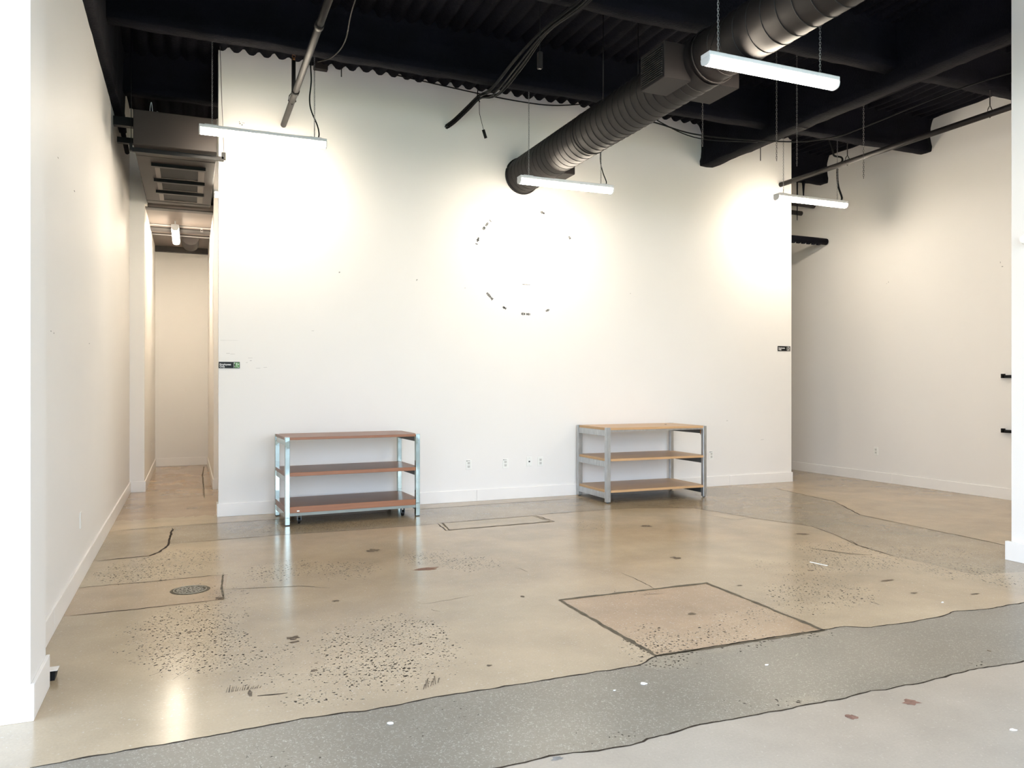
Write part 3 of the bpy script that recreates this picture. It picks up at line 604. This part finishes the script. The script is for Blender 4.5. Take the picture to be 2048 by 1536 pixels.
for x, z0, lab in ((1.56, 4.83, 'short rod end below the deck near the junction box'), (7.40, 4.55, 'rod end hanging beside the girder above the back wall')):
    bm = bmesh.new(); tube(bm, [(0, 0, 0), (0, 0, 4.98-z0)], .006, n=6)
    tag(finish(bm, 'threaded_rod', M['pipe'], loc=(x, 8.66, z0)), lab, 'rod')
for x, y, z0, lab in ((8.62, 9.26, 3.93, 'longer dark rod hanging behind the right end of the back wall'), (8.80, 9.32, 4.30, 'shorter thick dark rod hanging behind the right end of the back wall')):
    bm = bmesh.new(); tube(bm, [(0, 0, 0), (0, 0, 4.50-z0), (0, 0, 4.60-z0)], [.006, .012 if z0 < 4 else .02, .02 if z0 < 4 else .035], n=6)
    tag(finish(bm, 'threaded_rod', M['black'], loc=(x, y, z0)), lab, 'rod')
for y, z, xe, r, lab in ((9.3, 4.20, 8.99, .045, 'upper brown duct stub past the right end of the back wall'), (9.3, 4.055, 8.74, .035, 'lower dark pipe stub past the right end of the back wall'), (9.25, 3.64, 9.19, .05, 'thick black pipe meeting the right wall')):
    bm = bmesh.new(); tube(bm, [(7.0, y, z+.0), (xe-.3, y, z+.004), (xe, y, z)], r, n=14)
    if xe > 9.1:
        for k in range(9): box(bm, 8.2+.1*k, 8.26+.1*k, y-.02, y+.02, z-r-.012, z-r+.02, bev=.004)
        tube(bm, [(8.2, y-r*.6, z+.01), (9.19, y-r*.6, z)], .012, n=6)
    tag(finish(bm, 'pipe_stub', M['black'] if xe > 9.1 else M['duct']), lab, 'pipe')

# ---------------------------------------------------------------- air handler above the corridor
t = thing('air_handler', 'large grey ceiling air unit with three filter grilles above the left corridor', 'air conditioner')
o = finish(B((-.515, .262, 8.5, 11.19, 3.79, 4.136), bev=.006), 'casing', M['unit'], t)
finish(B((-.51, .257, 8.9, 8.905, 3.787, 3.79)), 'panel_seam', M['seam'], o); finish(B((-.51, .257, 11.02, 11.03, 3.786, 3.79)), 'panel_seam', M['seam'], o)
for i, (y0, y1) in enumerate(((9.22, 9.74), (9.90, 10.31), (10.47, 10.90))):
    f = finish(B((-.35, -.30, y0, y1, 3.775, 3.792), (.09, .155, y0, y1, 3.775, 3.792), (-.3, .09, y0, y0+.02, 3.775, 3.792), (-.3, .09, y1-.02, y1, 3.775, 3.792)), 'filter_frame', M['frame'], t)
    finish(B((-.30, .09, y0+.02, y1-.02, 3.782, 3.7895)), 'filter', M['filter'], f)
    finish(B((-.38, .165, y0-.075, y0-.02, 3.755, 3.792)), 'filter_rail', M['blackpl'], t)
t = thing('support_strut', 'black strut on rods under the front edge of the air unit', 'strut')
finish(B((-.53, .27, 8.60, 8.64, 3.742, 3.783), (.27, .33, 8.60, 8.64, 3.742, 3.783)), 'strut', M['blackpl'], t)
finish(B((.31, .35, 8.60, 8.645, 3.76, 3.83)), 'clamp', M['blackpl'], t); finish(B((-.555, -.53, 8.60, 8.645, 3.75, 3.83)), 'clamp', M['blackpl'], t)
bm = bmesh.new(); tube(bm, [(.335, 8.62, 3.8), (.315, 8.64, 4.3), (.295, 8.66, 4.98)], .0035, n=6); finish(bm, 'rod', M['chaind'], t)
bm = bmesh.new(); tube(bm, [(-.54, 8.62, 3.8), (-.54, 8.62, 4.98)], .0035, n=6); finish(bm, 'rod', M['blackpl'], t)
tag(finish(B((-.72, -.515, 8.85, 8.93, 4.065, 4.155)), 'wall_brace', M['blackpl']), 'upper black brace between the left wall and the air unit', 'brace')
tag(finish(B((-.72, -.515, 9.30, 9.36, 4.015, 4.075)), 'wall_brace', M['blackpl']), 'lower black brace between the left wall and the air unit', 'brace')
bm = bmesh.new(); tube(bm, [(-.675, 9.2, 4.2), (-.675, 10.1, 4.13)], .026, n=10)
tag(finish(bm, 'pipe_stub', M['black']), 'black pipe stub crossing the braces on the left wall', 'pipe')
bm = bmesh.new(); tube(bm, curve([(-.37, 8.7, 4.136), (-.372, 8.7, 4.22), (-.36, 8.7, 4.29), (-.35, 8.7, 4.22), (-.345, 8.7, 4.136)], 5), .003, n=5)
tag(finish(bm, 'wire_loop', M['housing']), 'thin pale wire loop on top of the air unit', 'wire')

# corridor ceiling and what is on it
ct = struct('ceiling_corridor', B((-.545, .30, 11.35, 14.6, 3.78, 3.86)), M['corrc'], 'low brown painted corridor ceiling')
finish(B((-.545, .30, 11.35, 11.5, 3.765, 3.78), (-.545, .30, 14.5, 14.6, 3.69, 3.78)), 'dark_strip', M['corrd'], ct)
finish(B((-.545, .30, 12.75, 13.05, 3.76, 3.78), (-.545, .30, 13.3, 13.33, 3.76, 3.78)), 'ceiling_strip', M['corrd'], ct)
for y in (12.45, 13.25):
    bm = bmesh.new(); tube(bm, [(-.54, y, 3.755), (.295, y, 3.75)], .012, n=6)
    tag(finish(bm, 'conduit', M['chain']), 'nearer metal conduit across the corridor ceiling' if y < 13 else 'farther metal conduit across the corridor ceiling', 'conduit')
bm = bmesh.new(); half = [[bm.verts.new((.015+.13*math.cos(a), y, 3.757+.135*math.sin(a)*.95)) for a in [-PI*k/16 for k in range(17)]] for y in (13.3, 13.95)]
for k in range(16): bm.faces.new((half[0][k], half[0][k+1], half[1][k+1], half[1][k]))
bm.faces.new(half[0]); bm.faces.new(half[1]); bm.faces.new((half[0][0], half[1][0], half[1][16], half[0][16]))
tag(finish(bm, 'round_duct', M['unit']), 'half-round grey duct end under the far corridor ceiling', 'duct')
bm = bmesh.new(); sprinkler(bm, 0, 0, 0); tag(finish(bm, 'ceiling_sprinkler', M['chain'], loc=(.17, 12.55, 3.775), rot=(PI, 0, 0)), 'small metal sprinkler head on the corridor ceiling', 'sprinkler')

# ---------------------------------------------------------------- shelving tables
def board(t, x0, x1, y0, y1, z0, z1, m, me_):
    bm = bmesh.new(); box(bm, x0, x1, y0, y1, z0, z1, bev=.0015)
    for f in bm.faces:
        if abs(f.normal.z) < .5: f.material_index = 1
    return finish(bm, 'shelf', [m, me_], t)
t = thing('shelving_table', 'three-tier reddish wood table with mirror-bright metal legs and casters', 'shelf unit', (0.875, 7.93, 0), math.radians(2.6))
Wd, Dp, Hh, lg = 1.40, .70, .877, .046
LEG = [(0, 0), (Wd-lg, 0), (0, Dp-lg), (Wd-lg, Dp-lg)]
for x, y in LEG:
    l = finish(B((x, x+lg, y, y+lg, .006, Hh), bev=.0025), 'leg', M['chrome'], t)
    finish(B((x+.003, x+lg-.003, y+.003, y+lg-.003, 0, .006)), 'foot', M['blackpl'], l)
    finish(B((x+.001, x+lg-.001, y+.001, y+lg-.001, Hh, Hh+.004), bev=.001), 'end_cap', M['housing'], l)
for z0, z1 in ((Hh-.026, Hh), (.488, .526), (.122, .185)):
    o = board(t, lg+.001, Wd-lg-.001, .004, Dp-.004, z0, z1, M['walnut'], M['walnute'])
    for q in ((.004, lg+.0005), (Wd-lg-.0005, Wd-.004)): finish(B((*q, lg+.001, Dp-lg-.001, z0, z1)), 'shelf_end', M['walnut'], o)
    for sx in (.006, Wd-.006-.03):
        finish(B((sx, sx+.03, lg, Dp-lg, z0-.055, z0-.0005), bev=.001), 'side_rail', M['chrome'] if sx < .1 else M['darkst'], t)
for q in (.01, Dp-.03): finish(B((lg, Wd-lg, q, q+.02, .092, .1215)), 'frame_rail', M['dull'], t)
def caster(x, y):
    c = finish(B((x-.024, x+.024, y-.026, y+.026, .086, .0915), (x-.02, x-.014, y-.018, y+.02, .035, .087), (x+.014, x+.02, y-.018, y+.02, .035, .087)), 'caster', M['darkst'], t)
    bm = bmesh.new(); tube(bm, [(x-.012, y+.006, .0305), (x-.009, y+.006, .0305), (x+.009, y+.006, .0305), (x+.012, y+.006, .0305)], [.027, .0305, .0305, .027], n=18)
    finish(bm, 'wheel', M['blackpl'], c)
for x, y in ((.15, .09), (1.235, .09), (.17, .58), (1.235, .58)): caster(x, y)
finish(B((.115, .14, .0022, .0038, .134, .148)), 'sticker', M['plate'], t)
t = thing('shelving_table', 'three-tier pale oak table with dull galvanised steel legs', 'shelf unit', (4.535, 7.965, 0), math.radians(-.3))
Wd, Dp, Hh, lg = 1.425, .775, .895, .058
for x, y in ((0, 0), (Wd-.05, 0), (0, Dp-lg), (Wd-.05, Dp-lg)):
    bm = bmesh.new(); left = x < .1
    xa, xb = x, x+(lg if left else .05)
    box(bm, xa, xb, y, y+.05, .012, Hh, bev=.004)
    l = finish(bm, 'leg', M['galv'], t)
    bm = bmesh.new(); tube(bm, [((xa+xb)/2, y+.025, 0), ((xa+xb)/2, y+.025, .012)], .016, n=12); finish(bm, 'foot', M['darkst'], l)
for z0, z1 in ((Hh-.03, Hh-.002), (.497, .525), (.125, .153)):
    top = z1 > .8
    board(t, lg, Wd-.05, -.002 if not top else .0, Dp, z0, z1, M['oak'], M['oake'])
    for q in ((.012, lg-.0005), (Wd-.0495, Wd-.012)): finish(B((*q, .0505, Dp-lg-.001, z0, z1)), 'shelf_end', M['oak'], t)
    for sx in (.004, Wd-.05): finish(B((sx, sx+.042, .0505, Dp-lg, z0-.07, z0-.0005), bev=.0015), 'side_rail', M['galv'] if sx < .1 else M['darkst'], t)
finish(B((lg, Wd-.05, .006, .03, Hh-.048, Hh-.0305)), 'frame_rail', M['galv'], t)
bm = bmesh.new(); tube(bm, [(1.10, .42, Hh-.003), (1.10, .42, Hh+.001)], .014, n=14); finish(bm, 'cable_hole', M['blackpl'], t)
bm = bmesh.new(); tube(bm, [(Wd-.075, .03, Hh-.05), (Wd-.072, .03, Hh-.11)], .005, n=6); finish(bm, 'hook', M['brass'], t)

# ---------------------------------------------------------------- outlets
def outlet(name, loc, rz, label, kind='duplex', mark=False, grp='white outlets low on the walls'):
    t = thing(name, label, 'outlet', loc, rz, grp)
    finish(B((-.036, .036, -.006, 0, -.058, .058), bev=.002), 'cover_plate', M['plate'], t)
    if kind == 'duplex':
        for s in (-1, 1):
            q = finish(B((-.017, .017, -.0085, -.006, s*.021-.015, s*.021+.015), bev=.001), 'socket', M['socket'], t)
            bm = bmesh.new(); box(bm, -.0085, -.006, -.0092, -.0085, s*.021-.003, s*.021+.008); box(bm, .006, .0085, -.0092, -.0085, s*.021-.002, s*.021+.007); box(bm, -.0025, .0025, -.0092, -.0085, s*.021-.011, s*.021-.006)
            finish(bm, 'slot', M['slot'], q)
    elif kind == 'jack':
        bm = bmesh.new(); tube(bm, [(0, -.004, .0), (0, -.014, .0)], .009, n=12); finish(bm, 'jack', M['slot'], t)
        bm = bmesh.new()
        for s in (-1, 1): tube(bm, [(0, -.005, s*.042), (0, -.008, s*.042)], .004, n=8)
        finish(bm, 'screw', M['socket'], t)
    if mark: finish(B((-.028, -.018, -.0075, -.006, .042, .052), (-.012, .014, -.007, -.006, .046, .05)), 'sticker', M['slot'], t)
yb = 8.775
outlet('wall_outlet', (3.10, yb, .44), 0, 'white outlet on the back wall, nearest the reddish table', mark=True)
outlet('wall_outlet', (3.577, yb, .437), 0, 'white outlet on the back wall, second from the reddish table', mark=True)
outlet('wall_jack', (3.895, yb, .45), 0, 'white cable jack plate with a single dark centre hole', 'jack')
outlet('wall_outlet', (4.05, yb, .445), 0, 'white outlet on the back wall, directly right of the cable jack')
outlet('wall_outlet', (6.645, yb, .43), 0, 'white outlet beside the right legs of the oak table', mark=True)
outlet('wall_outlet', (.53, yb, 3.83), 0, 'white outlet high on the back wall under the left lamp', grp=None)
outlet('wall_outlet', (9.215, 8.32, .44), -PI/2, 'white outlet on the far right wall', grp=None)
outlet('wall_plate', (-.72, 6.28, .435), PI/2, 'blank white plate low on the left wall', 'blank', grp=None)
outlet('wall_plate', (-.545, 13.2, .44), PI/2, 'blank white plate on the corridor wall', 'blank', grp=None)

# ---------------------------------------------------------------- signs
def text_mesh(body, size, name, m, parent, loc, bold=.0):
    cu = bpy.data.curves.new('lettering', 'FONT'); cu.body = body; cu.size = size; cu.extrude = .0006; cu.offset = bold; cu.space_line = .85
    o = bpy.data.objects.new('lettering', cu); C.objects.link(o)
    dg = bpy.context.evaluated_depsgraph_get(); me = bpy.data.meshes.new_from_object(o.evaluated_get(dg))
    bpy.data.objects.remove(o); me.materials.clear(); me.materials.append(m)
    r = bpy.data.objects.new(name, me); C.objects.link(r); r.parent = parent; r.location = loc; r.rotation_euler = (PI/2, 0, 0)
    return r
t = thing('wall_sign', 'black Employees Only sign with green pictogram at the left wall end', 'sign', (.392, yb, 1.613), 0, 'black Employees Only signs')
finish(B((-.106, .106, -.006, 0, -.034, .034), bev=.001), 'sign_plate', M['blackpl'], t)
text_mesh('Employees\nOnly', .0265, 'lettering', M['white'], t, (-.097, -.0068, -.002), .0006)
p = finish(B((.044, .102, -.0075, -.006, -.028, .028)), 'pictogram', M['green'], t)
bm = B((.045, .047, -.0085, -.0075, -.027, .027), (.047, .060, -.0085, -.0075, -.016, -.013), (.047, .060, -.0085, -.0075, .025, .027), (.049, .058, -.0085, -.0075, .017, .021), (.088, .098, -.0085, -.0075, -.026, -.021), (.09, .098, -.0085, -.0075, .004, .013))
for pts_ in ([(.075, -.0085, .012), (.074, -.0085, -.006), (.068, -.0085, -.022)], [(.074, -.0085, -.006), (.082, -.0085, -.022)], [(.066, -.0085, .0), (.075, -.0085, .008), (.085, -.0085, .0)]): tube(bm, pts_, .0022, n=5)
tube(bm, [(.075, -.0095, .018), (.075, -.0075, .018)], .0055, n=10)
finish(bm, 'figure', M['white'], p)
finish(B((.049, .058, -.0083, -.0075, -.024, .015)), 'dark_panel', M['blackpl'], p)
t = thing('wall_sign', 'black Employees Only sign with crescent mark at the right wall end', 'sign', (7.918, yb, 1.925), 0, 'black Employees Only signs')
finish(B((-.112, .118, -.006, 0, -.036, .036), bev=.001), 'sign_plate', M['blackpl'], t)
text_mesh('Employees\nOnly', .0265, 'lettering', M['white'], t, (-.1, -.0068, -.0), .0006)
bm = bmesh.new(); tube(bm, [(.072+.021*math.cos(a), -.0075, .003+.021*math.sin(a)) for a in [PI*(.5-k/9*1.0) for k in range(10)]], .0035, n=5)
p = finish(B((.05, .108, -.0072, -.006, -.029, .029)), 'pictogram', M['greyg'], t); finish(bm, 'crescent', M['white'], p)
finish(B((.056, .1, -.0078, -.0072, -.028, -.024), (.053, .056, -.0078, -.0072, -.02, .022)), 'figure', M['socket'], p)

# faint lettering residue in a ring
bm = bmesh.new(); cx, cz = 3.868, 2.935
def glyphs(bm, ang, n, w_, tan=True, x=None, z=None, dens=1.0, hgt=.032):
    for k in range(n):
        if random.random() > dens: continue
        a = math.radians(ang)
        if x is None:
            cxx, czz = cx+.69*math.cos(a), cz+.655*math.sin(a); tx, tz = -math.sin(a), math.cos(a)
        else: cxx, czz, tx, tz = x, z, 1, 0
        s = (k-(n-1)/2)*w_; px, pz = cxx+tx*s, czz+tz*s; nx, nz = -tz, tx; hw = w_*random.uniform(.3, .5); hh = hgt*random.uniform(.3, .55)
        q = [(px-tx*hw-nx*hh, pz-tz*hw-nz*hh), (px+tx*hw-nx*hh, pz+tz*hw-nz*hh), (px+tx*hw+nx*hh, pz+tz*hw+nz*hh), (px-tx*hw+nx*hh, pz-tz*hw+nz*hh)]
        bm.faces.new([bm.verts.new((u, 8.7742, v)) for u, v in q])
glyphs(bm, 72, 4, .014); glyphs(bm, 143, 8, .014, dens=.8); glyphs(bm, 135, 1, .012); glyphs(bm, 160, 4, .014); glyphs(bm, 165, 1, .012)
glyphs(bm, 31, 3, .013); glyphs(bm, 224, 8, .014, dens=.85); glyphs(bm, 244, 4, .013); glyphs(bm, 268.5, 9, .0135, dens=.9); glyphs(bm, 294, 4, .014)
glyphs(bm, 0, 7, .015, x=3.857, z=2.647, hgt=.008)
finish(bm, 'lettering_residue', M['mark'], wb)['label'] = 'broken ring of faint grey lettering residue'
# scuffs and nail holes on walls
def scuffs(name, wall, quads, m):
    bm = bmesh.new()
    for q in quads: bm.faces.new([bm.verts.new(p) for p in q])
    finish(bm, name, m, wall)
def yq(x, z, wq, h): return [(x, 8.7743, z), (x+wq, 8.7743, z+.001), (x+wq*.9, 8.7743, z+h), (x+.1*wq, 8.7743, z+h*.8)]
scuffs('scuff', wb, [yq(.29, 1.875, .2, .002), yq(.36, 1.735, .04, .004), yq(.40, 1.73, .05, .003), yq(.58, 1.69, .05, .003), yq(.6, 1.66, .02, .006), yq(.56, 1.64, .02, .004), yq(.66, 1.58, .05, .003), yq(.74, 1.59, .04, .003), yq(.49, 4.20, .02, .015), yq(.52, 4.215, .03, .006),
    yq(1.55, 2.66, .01, .02), yq(2.45, 2.62, .01, .02), yq(3.05, 2.56, .008, .012), yq(5.35, 2.6, .01, .01), yq(1.25, 2.0, .03, .004), yq(7.5, .62, .06, .004), yq(6.9, .9, .03, .006)], M['scuff'])
scuffs('nail_hole', wb, [yq(1.56, 2.665, .006, .012), yq(2.46, 2.63, .006, .01), yq(.515, 4.19, .012, .012), yq(.49, 4.22, .008, .01)], M['mark'])
def xq(x, y, z, wq, h): return [(x, y, z), (x, y+wq, z), (x, y+wq, z+h), (x, y, z+h)]
scuffs('nail_hole', wl, [xq(-.7193, 5.25, 2.745, .03, .006), xq(-.7193, 5.95, 2.71, .04, .008), xq(-.7193, 5.0, 1.7, .02, .006), xq(-.7193, 5.1, 1.695, .02, .006), xq(-.7193, 4.75, 2.1, .02, .008), xq(-.7193, 6.8, 1.72, .03, .006), xq(-.7193, 4.72, 1.72, .02, .006)], M['mark'])
scuffs('nail_hole', wr, [xq(9.2143, 6.45, 2.90, .008, .02), xq(9.2143, 6.42, 2.85, .02, .01), xq(9.2143, 8.1, 2.86, .008, .02), xq(9.2143, 8.13, 2.85, .01, .006)], M['scuff'])

# ---------------------------------------------------------------- small fixtures
for z, lab in ((1.503, 'upper black wall rail with upturned tip at the right edge'), (.835, 'lower black wall rail with upturned tip at the right edge')):
    t = thing('wall_rail', lab, 'rail', (9.215, 0, z), 0, 'black wall rails at the right edge')
    finish(B((-.045, -.0, 5.2, 6.40, -.018, .018), bev=.002), 'rail', M['blackpl'], t)
    finish(B((-.045, -.02, 6.375, 6.42, -.018, .034), bev=.002), 'tip', M['blackpl'], t)
bm = bmesh.new(); tube(bm, [(6.07, 4.02, 2.54), (6.03, 4.02, 2.54), (6.0, 4.02, 2.54)], [.045, .043, .03], n=20)
tag(finish(bm, 'wall_detector', M['plate']), 'round white wall device high on the right edge wall', 'detector')
t = thing('door_stop', 'black rubber door stop behind the left edge wall', 'door stop', (-.612, 4.24, 0), 0)
bm = bmesh.new(); vs = [bm.verts.new(p) for p in ((-.04, -.03, 0), (.022, -.03, 0), (.022, .03, 0), (-.04, .03, 0), (-.04, -.03, .045), (.025, -.03, .04), (.033, .03, .045), (-.04, .03, .045))]
for f in ((0, 1, 2, 3), (4, 5, 6, 7), (0, 1, 5, 4), (1, 2, 6, 5), (2, 3, 7, 6), (3, 0, 4, 7)): bm.faces.new([vs[i] for i in f])
finish(bm, 'wedge', M['blackpl'], t)
finish(B((-.04, .034, -.031, .031, .045, .048), bev=.0005), 'top_cap', M['base'], t)
# round floor cover
t = thing('floor_cover', 'round iron floor cover set in concrete near the left wall', 'floor cover', (0.004, 5.715, 0))
bm = bmesh.new(); tube(bm, [(0, 0, .0), (0, 0, .0022)], [.128, .122], n=36); finish(bm, 'outer_ring', M['iron'], t)
bm = bmesh.new(); tube(bm, [(.104*math.cos(2*PI*k/36), .104*math.sin(2*PI*k/36), .0026) for k in range(36)], .0035, n=6, closed=True); finish(bm, 'bright_ring', M['ring'], t)
bm = bmesh.new()
for k in range(9):
    y = -.072+k*.018; hw = math.sqrt(max(0, .088**2-y*y))
    x = -hw
    while x < hw-.01:
        l = random.uniform(.012, .03); box(bm, x, min(x+l, hw), y-.0045, y+.0045, .002, .0042); x += l+.008
finish(bm, 'raised_tread', M['ring'], t)
# litter on the floor
bm = bmesh.new(); vs = [bm.verts.new((x, y, z)) for z in (.0005, .003) for x, y in TAPE]
for f in ((3, 2, 1, 0), (4, 5, 6, 7), (0, 1, 5, 4), (1, 2, 6, 5), (2, 3, 7, 6), (3, 0, 4, 7)): bm.faces.new([vs[i] for i in f])
tag(finish(bm, 'white_strip', M['plate']), 'thin white strip lying on the floor right of centre', 'litter')
for i, (x, y, s, lab) in enumerate(LITTER):
    bm = bmesh.new(); blob(bm, 0, 0, s, s*.6, z=.0, n=7, rough=.5, seed=i)
    ext = bmesh.ops.extrude_face_region(bm, geom=list(bm.faces)); 
    for v in [g for g in ext['geom'] if isinstance(g, bmesh.types.BMVert)]: v.co.z += .003
    tag(finish(bm, 'paper_scrap', M['plate'], loc=(x, y, .0003)), lab, 'litter', 'white paper scraps on the floor')
